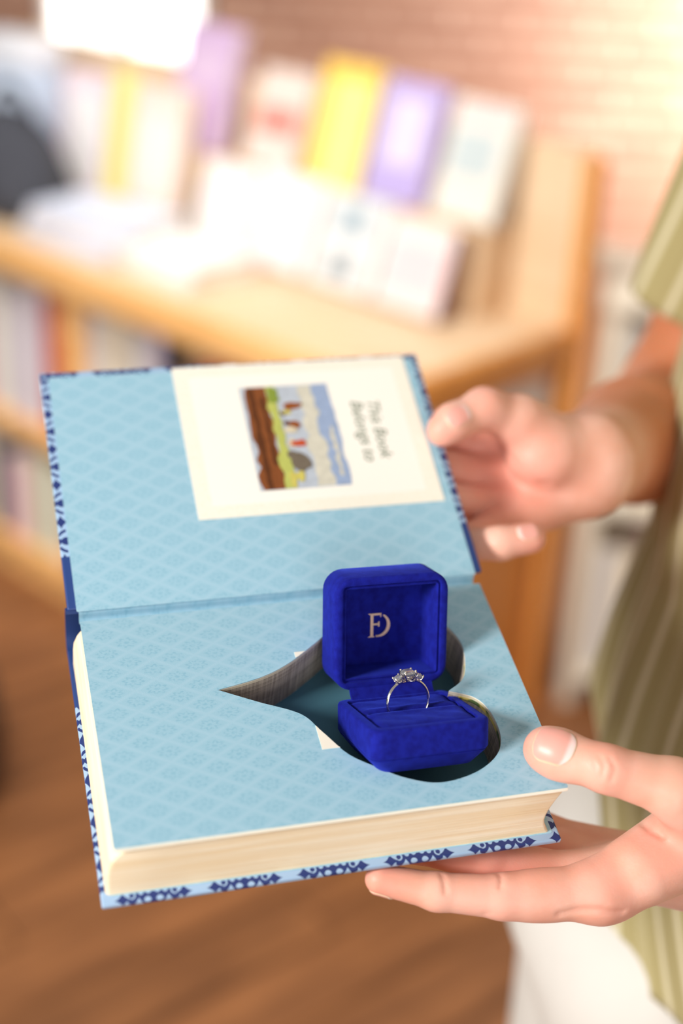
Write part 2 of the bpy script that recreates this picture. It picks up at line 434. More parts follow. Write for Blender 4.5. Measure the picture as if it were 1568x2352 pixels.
# lettering
M_ink = plain('green_ink', (112, 126, 104), .7, .2, .05)
def text_mesh(s, size, shear=.25):
    cu = bpy.data.curves.new('txt', 'FONT'); cu.body = s; cu.size = size; cu.align_x = 'CENTER'; cu.align_y = 'CENTER'; cu.shear = shear; cu.extrude = .00006; cu.resolution_u = 3
    o = bpy.data.objects.new('txt', cu); COL.objects.link(o)
    dg = bpy.context.evaluated_depsgraph_get(); me = bpy.data.meshes.new_from_object(o.evaluated_get(dg))
    bpy.data.objects.remove(o); bpy.data.curves.remove(cu)
    return me
for s, xx, cy in (('This Book', .1672, .0950), ('Belongs to', .1582, .0940)):
    o = link('lettering', text_mesh(s, .0094), M_ink, plate); o.matrix_local = Matrix.Translation((xx, cy, .00036)) @ Matrix.Rotation(R(-90), 4, 'Z')

# ------------------------------------------------------------------ ring box
MX = Matrix(((0.9971, -0.0686, 0.0323, .1121), (0.0396, 0.8344, 0.5497, -.1018), (-0.0646, -0.5469, 0.8347, .0209), (0, 0, 0, 1)))
MX = MB @ Matrix.Translation(MX.translation) @ MX.to_quaternion().to_matrix().to_4x4()
BW, BD, BH, GAP = .0552, .0511, .0133, .0034
m, nt, b = new_mat('blue_velvet', .85, .15)
nv = noise(nt, 260, 4); nf = noise(nt, 2600, 2)
nt.links.new(mixc(smooth(nv, .3, .7), lin((16, 20, 122)), lin((22, 31, 146))), b.inputs['Base Color'])
b.inputs['Sheen Weight'].default_value = .4; b.inputs['Sheen Roughness'].default_value = .45; b.inputs['Sheen Tint'].default_value = lin((70, 96, 255))
bump(nt, b, nf * .6 + nv * .4, .35, .0006)
M_velvet = m
M_gold = plain('rose_gold_foil', (250, 216, 190), .4, .5, .03, Metallic=.25)
rbox = empty('ring_box', MX); tag(rbox, 'open royal blue velvet ring box tilted into the heart-shaped hollow', 'box')
def rr(x0, x1, y0, y1, inset, r, n=6):
    return rrect(x0 + inset, x1 - inset, y0 + inset, y1 - inset, max(r, .0004), n)
# base
lv = [(-.0214, .0072, .004), (-.0207, .0056, .005), (-.0139, .0006, .0055), (-.0136, .0010, .0055), (-.0133, .0004, .0055), (-.0124, 0, .0055), (-.006, 0, .0055), (-.0012, 0, .0055), (-.0004, .0004, .0052), (0, .0014, .0045), (0, .0040, .0025), (-.0004, .0044, .002), (-.0016, .0046, .002)]
V, F = loft([[(p[0], p[1], z) for p in rr(0, BW, 0, BD, i, r)] for z, i, r in lv], True, True, True)
autosmooth(obj('base', V, F, M_velvet, rbox), 42)
# cushion with slot
nx, ny = 45, 61; V = []; F = []
for j in range(ny):
    for i in range(nx):
        x = .0048 + (BW - .0096) * i / (nx - 1); y = .0048 + (BD - .0096) * j / (ny - 1)
        ex = min(i, nx - 1 - i) / (nx - 1); ey = min(j, ny - 1 - j) / (ny - 1)
        zc = -.0013 + .0016 * (1 - math.exp(-ex * 26)) * (1 - math.exp(-ey * 26))
        sl = math.exp(-((y - .0256) / .0011) ** 2) * (1 / (1 + math.exp(-(x - .0085) * 2200))) * (1 / (1 + math.exp((x - BW + .0085) * 2200)))
        puff = .0005 * math.exp(-((abs(y - .0256) - .0035) / .002) ** 2)
        zc += puff + .00025 * math.sin(x * 330 + y * 200) * math.sin(y * 410) - .0034 * sl
        V.append((x, y, zc))
for j in range(ny - 1):
    for i in range(nx - 1): k = j * nx + i; F.append((k, k + 1, k + nx + 1, k + nx))
k0 = len(V); rim = [i for i in range(nx)] + [j * nx + nx - 1 for j in range(1, ny)] + [(ny - 1) * nx + i for i in range(nx - 2, -1, -1)] + [j * nx for j in range(ny - 2, 0, -1)]
for q in rim: V.append((V[q][0], V[q][1], -.006))
for a in range(len(rim)): c = (a + 1) % len(rim); F.append((rim[a], rim[c], k0 + c, k0 + a))
obj('cushion', V, F, M_velvet, rbox, True)
# lid (own frame: x, s up, depth back)
g = R(93.4)
ML = Matrix(((1, 0, 0, 0), (0, math.cos(g), math.sin(g), BD), (0, math.sin(g), -math.cos(g), 0), (0, 0, 0, 1)))   # columns x, u, v
LD = .0246
def lid_pt(x, s, d): return ML @ Vector((x, s, d))
lv = [(.0180, .0060, .0006), (.0014, .0056, .0008), (.0009, .0050, .0012), (.0016, .0044, .0016), (.0016, .0040, .002), (.0002, .0036, .0024), (0, .0030, .003), (0, .0014, .0075), (.0005, .0004, .0085), (.0014, 0, .009), (.0100, 0, .009), (.0184, 0, .009), (.0206, .0012, .0085), (.0240, .0046, .0065), (LD, .0066, .005)]
V, F = loft([[lid_pt(p[0], p[1] + GAP, d) for p in rr(0, BW, 0, BD + .002, i, r, 7)] for d, i, r in lv], True, True, True)
lid = autosmooth(obj('lid', V, F, M_velvet, rbox), 42)
# hinge strip
hp = [ML @ Vector((0, GAP + .0048, .0018)), ML @ Vector((0, GAP + .002, .0004)), Vector((0, BD - .0012, .0022)), Vector((0, BD - .0030, .0004)), Vector((0, BD - .0040, -.002))]
hq = [p + Vector((0, .0016, -.0004)) for p in hp]
V, F = loft([[(x, p.y, p.z) for p in hp] + [(x, p.y, p.z) for p in hq[::-1]] for x in (.0075, .0082, BW - .0082, BW - .0075)])
autosmooth(obj('hinge', V, F, M_velvet, rbox), 50)
# emblem: linked F and D in rose gold
def emblem():
    V, F = [], []
    def poly(pts):
        k = len(V); n = len(pts)
        for d in (.01795, .01765): V.extend([lid_pt(.0226 + a, .0224 + c, d) for a, c in pts])
        F.append(tuple(range(k, k + n))); F.append(tuple(range(k + n, k + 2 * n))[::-1])
        for i in range(n): j = (i + 1) % n; F.append((k + i, k + j, k + n + j, k + n + i))
    def arc(cx, cy, rx, ry, a0, a1, th0, th1, n=16):
        o_, i_ = [], []
        for q in range(n + 1):
            a = R(a0 + (a1 - a0) * q / n); t = th0 + (th1 - th0) * math.sin(math.pi * q / n)
            o_.append((cx + rx * math.cos(a), cy + ry * math.sin(a))); i_.append((cx + (rx - t) * math.cos(a), cy + (ry - t) * math.sin(a)))
        for q in range(n): poly([o_[q], o_[q + 1], i_[q + 1], i_[q]])
    poly([(.0008, 0.0004), (.0022, .0004), (.0022, .0111), (.0008, .0111)])                        # stem
    poly([(-.0004, 0), (.0030, 0), (.0024, .0006), (.0005, .0006)]); poly([(-.0004, .0115), (.0009, .0115), (.0009, .0108), (.0003, .0109)])
    poly([(.0008, .0115), (.0060, .0115), (.0060, .0106), (.0022, .0106)]); poly([(.0054, .0115), (.0062, .0115), (.0060, .0096), (.0057, .0096)])  # top arm
    poly([(.0022, .0066), (.0048, .0066), (.0048, .0058), (.0022, .0058)]); poly([(.0046, .0074), (.0053, .0074), (.0053, .0050), (.0046, .0050)])   # middle arm
    arc(.0050, .0056, .0056, .0056, -100, 66, .0007, .0016)
    poly([(.0036, .0000), (.0048, .0000), (.0048, .0007), (.0036, .0009)])
    return V, F
V, F = emblem(); obj('emblem', V, F, M_gold, lid)['label'] = 'rose gold FD monogram'

# ------------------------------------------------------------------ ring
m, nt, b = new_mat('platinum', .12, .5, Metallic=1.0)
nt.links.new(mixc(noise(nt, 200), lin((226, 218, 214)), lin((240, 232, 226))), b.inputs['Base Color']); M_plat = m
m, nt, b = new_mat('diamond', .0, .6); b.inputs['Base Color'].default_value = (1, 1, 1, 1); b.inputs['Transmission Weight'].default_value = .85; b.inputs['IOR'].default_value = 2.2
nt.links.new(mixc(noise(nt, 900, 1), (.92, .94, .95, 1), (1, 1, 1, 1)), b.inputs['Base Color']); M_dia = m
MR = MX @ Matrix.Translation((.0259, .0256, .0038)) @ Matrix.Rotation(R(6), 4, 'Z')
ring = empty('engagement_ring', MR @ Matrix.Translation((0, 0, -.0108))); tag(ring, 'silver engagement ring with three clear stones standing in the velvet box', 'ring')
def rz(p): return (p[0], p[1], p[2] + .0108)
RO = .0108; loops = []
N = 72
for k in range(N):
    a = 2 * math.pi * k / N; up = .5 + .5 * math.sin(a)
    wd = .00105 - .00022 * up; th = .0013 + .0002 * up
    c, s_ = math.cos(a), math.sin(a); lo = []
    for q in range(12):
        t = 2 * math.pi * q / 12; rr_ = RO - th / 2 + th / 2 * math.cos(t) * (1 if math.cos(t) > 0 else .7)
        lo.append(rz((rr_ * c, wd * math.sin(t), rr_ * s_)))
    loops.append(lo)
loops.append(loops[0])
V, F = loft(loops, True, False, False)
obj('band', V, F, M_plat, ring, True)
def gem(cx, cz, lx, ly, hgt, tilt, name, n=8, cr=.28):
    """step/cushion cut: table, crown, girdle, pavilion"""
    def outline(sc):
        o = []
        for sx, sy in ((1, -1), (1, 1), (-1, 1), (-1, -1)):
            a, c = lx / 2 * sc, ly / 2 * sc; k = cr * min(a, c)
            q = [(sx * a, sy * (c - k)), (sx * (a - k), sy * c)]
            if sx * sy > 0: pass
            else: q = q[::-1]
            o += [q[0], ((q[0][0] + q[1][0]) / 2 * 1.04, (q[0][1] + q[1][1]) / 2 * 1.04), q[1]] if (sx * sy > 0) else [q[0], ((q[0][0] + q[1][0]) / 2 * 1.04, (q[0][1] + q[1][1]) / 2 * 1.04), q[1]]
        return o
    M = Matrix.Translation((cx, 0, cz)) @ Matrix.Rotation(tilt, 4, 'Y')
    lv = [(hgt * .36, .56), (hgt * .20, .84), (.00015, 1.0), (-.00015, 1.0), (-hgt * .32, .66), (-hgt * .62, .12)]
    V, F = loft([[rz(M @ Vector((p[0], p[1], z))) for p in outline(sc)] for z, sc in lv])
    st = obj(name, V, F, M_dia, ring)
    return M
def stone(cx, cz, lx, ly, hgt, tilt, name, pr=.00046, base=-.0034):
    M = gem(cx, cz, lx, ly, hgt, tilt, name)
    for sx in (-1, 1):
        for sy in (-1, 1):
            a, c = lx * .46 * sx, ly * .46 * sy
            pts = [M @ Vector((a * .45, c * .45, base)), M @ Vector((a * .95, c * .95, -.0010)), M @ Vector((a * 1.03, c * 1.03, .0004)), M @ Vector((a * .94, c * .94, hgt * .27))]
            V, F = tube([rz(p) for p in pts], [pr * .85, pr * .9, pr, pr * 1.15], 8)
            k = len(V)
            ctr = M @ Vector((a * .94, c * .94, hgt * .27))
            for i in range(5):
                ph = R(90 * i / 4)
                for q in range(8):
                    t = 2 * math.pi * q / 8
                    V.append(rz(M @ Vector((a * .94, c * .94, hgt * .27)) + M.to_3x3() @ Vector((pr * 1.15 * math.cos(ph) * math.cos(t), pr * 1.15 * math.cos(ph) * math.sin(t), pr * 1.15 * math.sin(ph)))))
            for i in range(4):
                for q in range(8): F.append((k + i * 8 + q, k + i * 8 + (q + 1) % 8, k + (i + 1) * 8 + (q + 1) % 8, k + (i + 1) * 8 + q))
            obj('prong', V, F, M_plat, ring, True)
    # basket rail
    loop = [M @ Vector((lx * .36 * math.cos(t), ly * .36 * math.sin(t), -.0016)) for t in [2 * math.pi * k / 16 for k in range(17)]]
    V, F = tube([rz(p) for p in loop], .00034, 6); obj('basket', V, F, M_plat, ring, True)
stone(0, .0130, .0058, .0054, .0042, 0, 'center_stone')
stone(-.0051, .0112, .0034, .0036, .0028, R(-26), 'side_stone', .00038, -.0026)
stone(.0051, .0112, .0034, .0036, .0028, R(26), 'side_stone', .00038, -.0026)
for s_ in (-1, 1):
    V, F = tube([rz(p) for p in ((s_ * .0044, 0, .0093), (s_ * .0030, 0, .0090), (0, 0, .0094))], .0006, 8); obj('gallery', V, F, M_plat, ring, True)

# ------------------------------------------------------------------ signed-distance modelling of the person
def smin(a, b, k):
    h = np.clip(.5 + .5 * (b - a) / k, 0, 1)
    return b + (a - b) * h - k * h * (1 - h)
def rcone(P, a, b, ra, rb):
    a = np.asarray(a, np.float32); b = np.asarray(b, np.float32); d = b - a
    h = np.clip(((P - a) @ d) / float(d @ d), 0, 1)
    q = P - a - h[..., None] * d
    return np.sqrt(np.einsum('...i,...i', q, q)) - (ra + (rb - ra) * h)
def ellip(P, c, r, rot=None):
    q = P - np.asarray(c, np.float32)
    if rot is not None: q = q @ np.asarray(rot, np.float32)      # columns = axes
    r = np.asarray(r, np.float32)
    k0 = np.sqrt(((q / r) ** 2).sum(-1)); k1 = np.sqrt(((q / (r * r)) ** 2).sum(-1)) + 1e-9
    return k0 * (k0 - 1) / k1
def chain(P, pts, rad, k=.002):
    f = None
    for i in range(len(pts) - 1):
        g_ = rcone(P, pts[i], pts[i + 1], rad[i], rad[i + 1]); f = g_ if f is None else smin(f, g_, k)
    return f
def polydist(P, pts):
    f = None
    for i in range(len(pts) - 1):
        g_ = rcone(P, pts[i], pts[i + 1], 0, 0); f = g_ if f is None else np.minimum(f, g_)
    return f
def nets(field, lo, hi, h):
    lo = np.asarray(lo, np.float32); n = np.ceil((np.asarray(hi) - lo) / h).astype(int) + 1
    ax = [lo[i] + h * np.arange(n[i], dtype=np.float32) for i in range(3)]
    Fv = np.empty(n, np.float32)
    for i0 in range(0, n[0], 24):                                   # slabs keep memory low
        P = np.stack(np.meshgrid(ax[0][i0:i0 + 24], ax[1], ax[2], indexing='ij'), -1)
        Fv[i0:i0 + 24] = field(P)
    s = Fv < 0
    cs = np.zeros(n - 1, np.int8)
    offs = [(i, j, k) for i in (0, 1) for j in (0, 1) for k in (0, 1)]
    for i, j, k in offs: cs += s[i:n[0] - 1 + i, j:n[1] - 1 + j, k:n[2] - 1 + k]
    act = (cs > 0) & (cs < 8); ijk = np.argwhere(act)
    idx = -np.ones(act.shape, np.int64); idx[act] = np.arange(len(ijk))
    acc = np.zeros((len(ijk), 3)); cnt = np.zeros(len(ijk))
    for a in offs:
        for d in range(3):
            if a[d]: continue
            b = list(a); b[d] = 1
            fa_ = Fv[tuple((ijk + a).T)]; fb_ = Fv[tuple((ijk + b).T)]
            mk = (fa_ < 0) != (fb_ < 0); t = np.zeros(len(ijk)); t[mk] = fa_[mk] / (fa_[mk] - fb_[mk])
            p = np.repeat(np.array([a], float), len(ijk), 0); p[:, d] += t
            acc[mk] += p[mk]; cnt[mk] += 1
    Vv = lo + h * (ijk + acc / cnt[:, None])
    Q = []
    for d in range(3):
        e, f_ = [(1, 2), (2, 0), (0, 1)][d]
        sl0 = [slice(None)] * 3; sl1 = [slice(None)] * 3; sl0[d] = slice(0, -1); sl1[d] = slice(1, None)
        ch = s[tuple(sl0)] != s[tuple(sl1)]
        c = np.argwhere(ch); ok = (c[:, e] > 0) & (c[:, f_] > 0) & (c[:, e] < n[e] - 1) & (c[:, f_] < n[f_] - 1); c = c[ok]
        pos = s[tuple(c.T)]
        def cell(de, df):
            q = c.copy(); q[:, e] += de; q[:, f_] += df; return idx[tuple(q.T)]
        q = np.stack([cell(-1, -1), cell(0, -1), cell(0, 0), cell(-1, 0)], 1)
        q[~pos] = q[~pos][:, ::-1]; Q.append(q)
    return Vv, np.concatenate(Q)

def w2b(p): return (np.asarray(p) - BT) @ BR
def b2w(p): return np.asarray(p) @ BR.T + BT

# ---- left hand (near), page coordinates
L_th = [(.1893, -.1128, .0092), (.1935, -.1165, .0098), (.2100, -.1302, .0128), (.2375, -.1408, .0080), (.2764, -.1475, -.0190)]
L_in = [(.1135, -.1366, -.0362), (.1375, -.1447, -.0398), (.1655, -.1508, -.0415), (.2095, -.1550, -.0425)]
L_mi = [(.108, -.1140, -.0372), (.136, -.1190, -.0405), (.167, -.1270, -.0480), (.2110, -.1400, -.0580)]
L_ri = [(.116, -.0920, -.0372), (.143, -.0960, -.0420), (.173, -.1060, -.0540), (.2115, -.1210, -.0690)]
L_pi = [(.142, -.0740, -.0370), (.162, -.0775, -.0420), (.184, -.0860, -.0560), (.2085, -.1030, -.0745)]
L_wr = (.2990, -.1290, -.0330); L_w2 = (.2960, -.1320, -.0500); L_w3 = (.2850, -.1450, -.0700); L_el = tuple(w2b((.44, .60, 1.06)))
def left_hand(P):
    th = chain(P, L_th, (.0096, .0100, .0100, .0126, .0175), .004)
    pad = ellip(P, (.1945, -.1178, .0086), (.0155, .0105, .0085), LTR)
    th = smin(th, pad, .004)
    fi = chain(P, L_in, (.0066, .0081, .0096, .0122), .003)
    fi = smin(fi, ellip(P, (.183, -.1530, -.0425), (.020, .0098, .0102), LIR), .006)
    for pts, r in ((L_mi, (.0072, .0084, .0098, .0122)), (L_ri, (.0070, .0080, .0092, .0116)), (L_pi, (.0060, .0068, .0080, .0105))):
        fi = smin(fi, chain(P, pts, r, .003), .0012)
    palm = rcone(P, L_in[3], L_wr, .0135, .0235)
    for p, r, q in ((L_mi[3], .0132, L_w2), (L_ri[3], .0122, L_w3), (L_pi[3], .0110, L_w3)):
        palm = smin(palm, rcone(P, p, q, r, .015), .008)
    palm = smin(palm, rcone(P, (.232, -.1525, -.034), (.268, -.1420, -.026), .0125, .018), .010)     # first dorsal web
    palm = smin(palm, ellip(P, (.2175, -.1545, -.0470), (.0125, .0120, .0130)), .006)                # index knuckle
    palm = smin(palm, rcone(P, (.2460, -.1420, .000), (.2720, -.142, -.026), .0125, .019), .010)
    fa_ = chain(P, [L_wr, tuple(.5 * (np.array(L_wr) + L_el)), L_el], (.0265, .038, .045), .01)
    palm = smin(palm, fa_, .012)
    f = smin(fi, palm, .007); f = smin(f, th, .009)
    def crease(line, A, sg): return A * np.exp(-(polydist(P, line) / sg) ** 2)
    for line, A, sg in (([(.2043, -.1308, .0224), (.2050, -.1348, .0215), (.2033, -.1374, .0177)], .0007, .0010), ([(.2078, -.1325, .0233), (.2090, -.1367, .0216), (.2069, -.1398, .0172)], .0008, .0010),
                        ([(.2019, -.1320, .0205), (.2019, -.1354, .0184)], .0004, .0009), ([(.1650, -.1430, -.0335), (.1645, -.1480, -.0318), (.1628, -.1520, -.0318)], .0009, .0011),
                        ([(.1393, -.1420, -.0315), (.1391, -.1465, -.0315), (.1387, -.1495, -.0330)], .0009, .0011), ([(.155, -.1579, -.0415), (.1575, -.1588, -.0400)], .0004, .0010),
                        ([(.2370, -.1300, -.0290), (.2352, -.1350, -.0250), (.2346, -.1425, -.0200), (.2375, -.1480, -.0180)], .0014, .0015),
                        ([(.1872, -.1652, -.0395), (.1959, -.1652, -.0380), (.2048, -.1676, -.0366), (.2154, -.1690, -.0395)], .0013, .0016)):
        f = f + crease(line, A, sg)
    return f
def basis(d, up):
    d = np.array(d, float); d /= np.linalg.norm(d); s_ = np.cross(up, d); s_ /= np.linalg.norm(s_); return np.stack([d, s_, np.cross(d, s_)], 1)
LTR = basis(np.subtract(L_th[0], L_th[2]), (0.1, -.35, 1)); LIR = basis(np.subtract(L_in[1], L_in[3]), (0, 0, 1))
# ---- right hand (far), page coordinates
R_th = [(.1985, .0840, .0285), (.2040, .0860, .0318), (.2230, .0925, .0345), (.2450, .0930, .0240), (.2700, .0890, .0030)]
R_in = [(.156, .1130, .0085), (.176, .1160, .0090), (.200, .1180, .0060), (.2400, .1120, -.0080)]
R_mi = [(.142, .0930, .0025), (.165, .0955, .0030), (.192, .0965, -.0020), (.2365, .0930, -.0170)]
R_ri = [(.147, .0710, -.0030), (.168, .0730, -.0030), (.192, .0735, -.0080), (.2335, .0750, -.0220)]
R_pi = [(.2350, .0300, -.0030), (.2190, .0305, -.0055), (.2020, .0400, -.0130), (.2300, .0590, -.0230)]
R_wr = tuple(w2b((.136, .733, 1.182))); R_w2 = (R_wr[0], R_wr[1] - .004, R_wr[2] - .010); R_el = tuple(w2b((.244, .968, 1.117))); R_up = tuple(w2b((.288, .962, 1.30)))
def right_hand(P):
    th = chain(P, R_th, (.0088, .0096, .0108, .0125, .0170), .005)
    fi = chain(P, R_in, (.0070, .0080, .0092, .0120), .003)
    for pts, r in ((R_mi, (.0072, .0082, .0095, .0120)), (R_ri, (.0070, .0078, .0090, .0115)), (R_pi, (.0082, .0088, .0090, .0110))):
        fi = smin(fi, chain(P, pts, r, .003), .0012)
    palm = rcone(P, R_in[3], R_wr, .0130, .0235)
    for p, r in ((R_mi[3], .0128), (R_ri[3], .0122), (R_pi[3], .0115)): palm = smin(palm, rcone(P, p, R_w2, r, .0190), .007)
    palm = smin(palm, rcone(P, R_th[3], R_th[4], .0125, .021), .006)
    palm = smin(palm, ellip(P, (.2600, .0810, .0080), (.021, .018, .0175)), .007)                    # ball of the thumb
    a = np.array(R_wr); e_ = np.array(R_el)
    arm = chain(P, [R_wr, tuple(a + .45 * (e_ - a)), R_el], (.0270, .0390, .0460), .012)
    arm = smin(arm, rcone(P, R_el, R_up, .0470, .053), .03)
    palm = smin(palm, arm, .012)
    f = smin(fi, palm, .006); f = smin(f, th, .007)
    f = f + .0014 * np.exp(-(polydist(P, [(.2330, .0900, .0120), (.2420, .0760, .0080), (.2560, .0640, .0020)]) / .0022) ** 2)
    return f
# ---- rest of the body, world coordinates
def body(P):
    f = chain(P, [(.29, .75, .92), (.345, .76, 1.10), (.35, .775, 1.30), (.34, .78, 1.42)], (.08, .07, .08, .055), .04)
    for q in ((.365, .625, 1.375), (.302, .945, 1.375)): f = smin(f, rcone(P, (.33, .78, 1.39), q, .055, .042), .03)
    f = smin(f, rcone(P, (.302, .945, 1.375), (.244, .968, 1.117), .042, .040), .02)
    f = smin(f, chain(P, [(.365, .625, 1.375), (.44, .60, 1.06)], (.042, .042)), .03)
    f = smin(f, chain(P, [(.44, .60, 1.06), tuple(b2w(np.array(L_wr) * .55 + np.array(L_el) * .45))], (.044, .036)), .02)
    f = smin(f, rcone(P, (.33, .78, 1.42), (.305, .772, 1.54), .056, .054), .03)                      # neck
    f = smin(f, ellip(P, (.292, .768, 1.655), (.098, .075, .115)), .02)
    f = smin(f, ellip(P, (.245, .754, 1.585), (.048, .05, .045)), .03)                                # jaw
    f = smin(f, rcone(P, (.200, .740, 1.665), (.183, .735, 1.622), .010, .014), .012)                 # nose
    f = smin(f, rcone(P, (.205, .766, 1.693), (.212, .718, 1.693), .012, .012), .014)                 # brow
    for s_ in (-1, 1):
        f = smin(f, ellip(P, (.30 + .022 * s_, .768 - .076 * s_, 1.645), (.018, .009, .030)), .008)   # ears
    f = f + .006 * np.exp(-(polydist(P, [(.190, .752, 1.588), (.196, .722, 1.588)]) / .005) ** 2)     # mouth line
    for sx, yy in ((.255, .715), (.238, .83)):                                                         # legs
        f = smin(f, chain(P, [(.275, yy + (.02 if yy < .75 else -.02), .90), (sx + .02, yy, .50), (sx + .035, yy, .10)], (.080, .055, .040), .03), .03)
    return f
def person():
    root = empty('person', loc=(.28, .755, 0))
    tag(root, 'person in an olive striped shirt and white trousers holding the open book', 'person')
    parts = []
    V, Q = nets(left_hand, (.096, -.178, -.115), (.405, -.03, .034), .0010); parts.append((b2w(V), Q, V, 'L'))
    V, Q = nets(right_hand, (.124, .010, -.150), (.52, .305, .130), .0016); parts.append((b2w(V), Q, V, 'R'))
    V, Q = nets(body, (.10, .46, .02), (.56, 1.08, 1.80), .011); parts.append((V, Q, None, 'B'))
    Vs = np.concatenate([p[0] for p in parts]); k = 0; Qs = []
    for p in parts: Qs.append(p[1] + k); k += len(p[0])
    me = bpy.data.meshes.new('body'); me.from_pydata((Vs - np.array([.28, .755, 0])).tolist(), [], np.concatenate(Qs).tolist()); me.update(); me.shade_smooth()
    fl_ = []
    for Vw, Q, Vb, kk in parts:
        if Vb is None: fl_.append(np.full(len(Vw), .15)); continue
        spots = ([(L_th[0], .010), (L_th[2], .010), (L_in[0], .013), (L_in[2], .010), (L_in[3], .014), ((.235, -.150, -.02), .012), (L_mi[0], .014), (L_mi[2], .03), (L_ri[2], .03)] if kk == 'L' else
                 [(R_th[0], .012), (R_th[2], .012), (R_pi[0], .012), (R_ri[3], .03), (R_mi[3], .03), ((.245, .075, .0), .025), (R_pi[3], .02)])
        v = np.zeros(len(Vb))
        for c, sg in spots: v = np.maximum(v, np.exp(-(np.linalg.norm(Vb - np.array(c), axis=1) / (sg * 1.25)) ** 2))
        fl_.append(v)
    at = me.attributes.new('flush', 'FLOAT', 'POINT'); at.data.foreach_set('value', np.concatenate(fl_).astype(np.float32))
    tan = [np.zeros(len(parts[0][0])), np.clip((np.linalg.norm(parts[1][2] - np.array(R_wr), axis=1) - .01) / .05, 0, 1) * (parts[1][2] @ (np.array(R_el) - R_wr) > np.dot(R_wr, np.array(R_el) - R_wr) - .0015), np.ones(len(parts[2][0]))]
    at = me.attributes.new('tan', 'FLOAT', 'POINT'); at.data.foreach_set('value', np.concatenate(tan).astype(np.float32))
    m, nt, b = new_mat('skin', .48, .35)
    at_ = nt.nodes.new('ShaderNodeAttribute'); at_.attribute_name = 'tan'
    an = nt.nodes.new('ShaderNodeAttribute'); an.attribute_name = 'flush'
    n1 = noise(nt, 45, 4); n2 = noise(nt, 900, 3)
    base = mixc(smooth(n1, .3, .7), lin((238, 180, 156)), lin((246, 198, 178)))
    base = mixc(E(at_.outputs['Fac']) * .95, base, lin((204, 126, 84)))
    nt.links.new(mixc(E(an.outputs['Fac']) * .62, base, lin((234, 142, 124))), b.inputs['Base Color'])
    b.inputs['Subsurface Weight'].default_value = .3; b.inputs['Subsurface Radius'].default_value = (1, .35, .2); b.inputs['Subsurface Scale'].default_value = .0035
    bump(nt, b, n2 * .6 + noise(nt, 220, 3) * .4, .22, .0006)
    bo = link('body', me, m, root)
    # nails follow the skin
    mn, nt, b = new_mat('nail', .36, .4)
    ae = nt.nodes.new('ShaderNodeAttribute'); ae.attribute_name = 'rim'
    ax = nt.nodes.new('ShaderNodeAttribute'); ax.attribute_name = 'along'
    t = E(ax.outputs['Fac'])
    nt.links.new(mixc(smooth(E(ae.outputs['Fac']), .90, .99) * .8, mixc(1 - smooth(t, .10, .24), lin((238, 172, 158)), lin((248, 216, 210))), lin((250, 222, 184))), b.inputs['Base Color'])
    b.inputs['Subsurface Weight'].default_value = .2; b.inputs['Subsurface Scale'].default_value = .002
    def nail(field, c, d, up, Ln, Wd):
        B_ = basis(d, up); nu, nv_ = 25, 23; pts = []; al = []
        for i in range(nu):
            for j in range(nv_):
                u = -1 + 2 * i / (nu - 1); v = -1 + 2 * j / (nv_ - 1)
                # rounded rectangle outline
                wv = v * (1 - .22 * max(0, abs(u)) ** 4); wu = u * (1 - (.20 if u > 0 else .30) * abs(v) ** 3)
                pts.append(np.array(c) + B_[:, 0] * wu * Ln / 2 + B_[:, 1] * wv * Wd / 2 + B_[:, 2] * .010); al.append((u + 1) / 2)
        P = np.array(pts, np.float32)
        for _ in range(60): P = P - (np.clip(field(P), -.002, .002) * .7)[:, None] * B_[:, 2].astype(np.float32)
        edge = np.array([max(abs(-1 + 2 * i / (nu - 1)), abs(-1 + 2 * j / (nv_ - 1))) for i in range(nu) for j in range(nv_)])
        P = P + (B_[:, 2] * (.00055 - .00035 * edge[:, None] ** 8))
        F = [(i * nv_ + j, i * nv_ + j + 1, (i + 1) * nv_ + j + 1, (i + 1) * nv_ + j) for i in range(nu - 1) for j in range(nv_ - 1)]
        n = len(P); Pb = P - B_[:, 2] * .0012
        rim = [j for j in range(nv_)] + [i * nv_ + nv_ - 1 for i in range(1, nu)] + [(nu - 1) * nv_ + j for j in range(nv_ - 2, -1, -1)] + [i * nv_ for i in range(nu - 2, 0, -1)]
        F += [(rim[a], rim[(a + 1) % len(rim)], n + rim[(a + 1) % len(rim)], n + rim[a]) for a in range(len(rim))]
        W = b2w(np.concatenate([P, Pb])) - np.array([.28, .755, 0])
        o = obj('nail', W.tolist(), F, mn, bo, True)
        at = o.data.attributes.new('along', 'FLOAT', 'POINT'); at.data.foreach_set('value', np.array(al + al, np.float32))
        at = o.data.attributes.new('rim', 'FLOAT', 'POINT'); at.data.foreach_set('value', np.concatenate([edge, edge]).astype(np.float32))
        return o
    nail(left_hand, (.1922, -.1162, .0098), np.subtract(L_th[0], L_th[2]), (.15, -.58, 1), .0185, .0168)
    nail(left_hand, (.1150, -.1385, -.0370), np.subtract(L_in[0], L_in[1]), (.05, -.45, -1), .0110, .0085)
    nail(right_hand, (.2045, .0855, .0320), np.subtract(R_th[0], R_th[2]), (-.1, -.55, 1), .0140, .0115)
    nail(right_hand, (.2325, .0302, -.0020), np.subtract(R_pi[0], R_pi[1]), (-.1, -.4, 1), .0115, .0095)
    # eyes and hair
    for yy in (.742, .778):
        me_ = bpy.data.meshes.new('eye'); bm = bmesh.new(); bmesh.ops.create_uvsphere(bm, u_segments=16, v_segments=10, radius=.012); bm.to_mesh(me_); bm.free()
        o = link('eye', me_, plain('eye_white', (236, 232, 226), .3), root, True); o.location = (.208 - .28, yy - .018 - .755 + (.006 if yy > .76 else 0), 1.668)
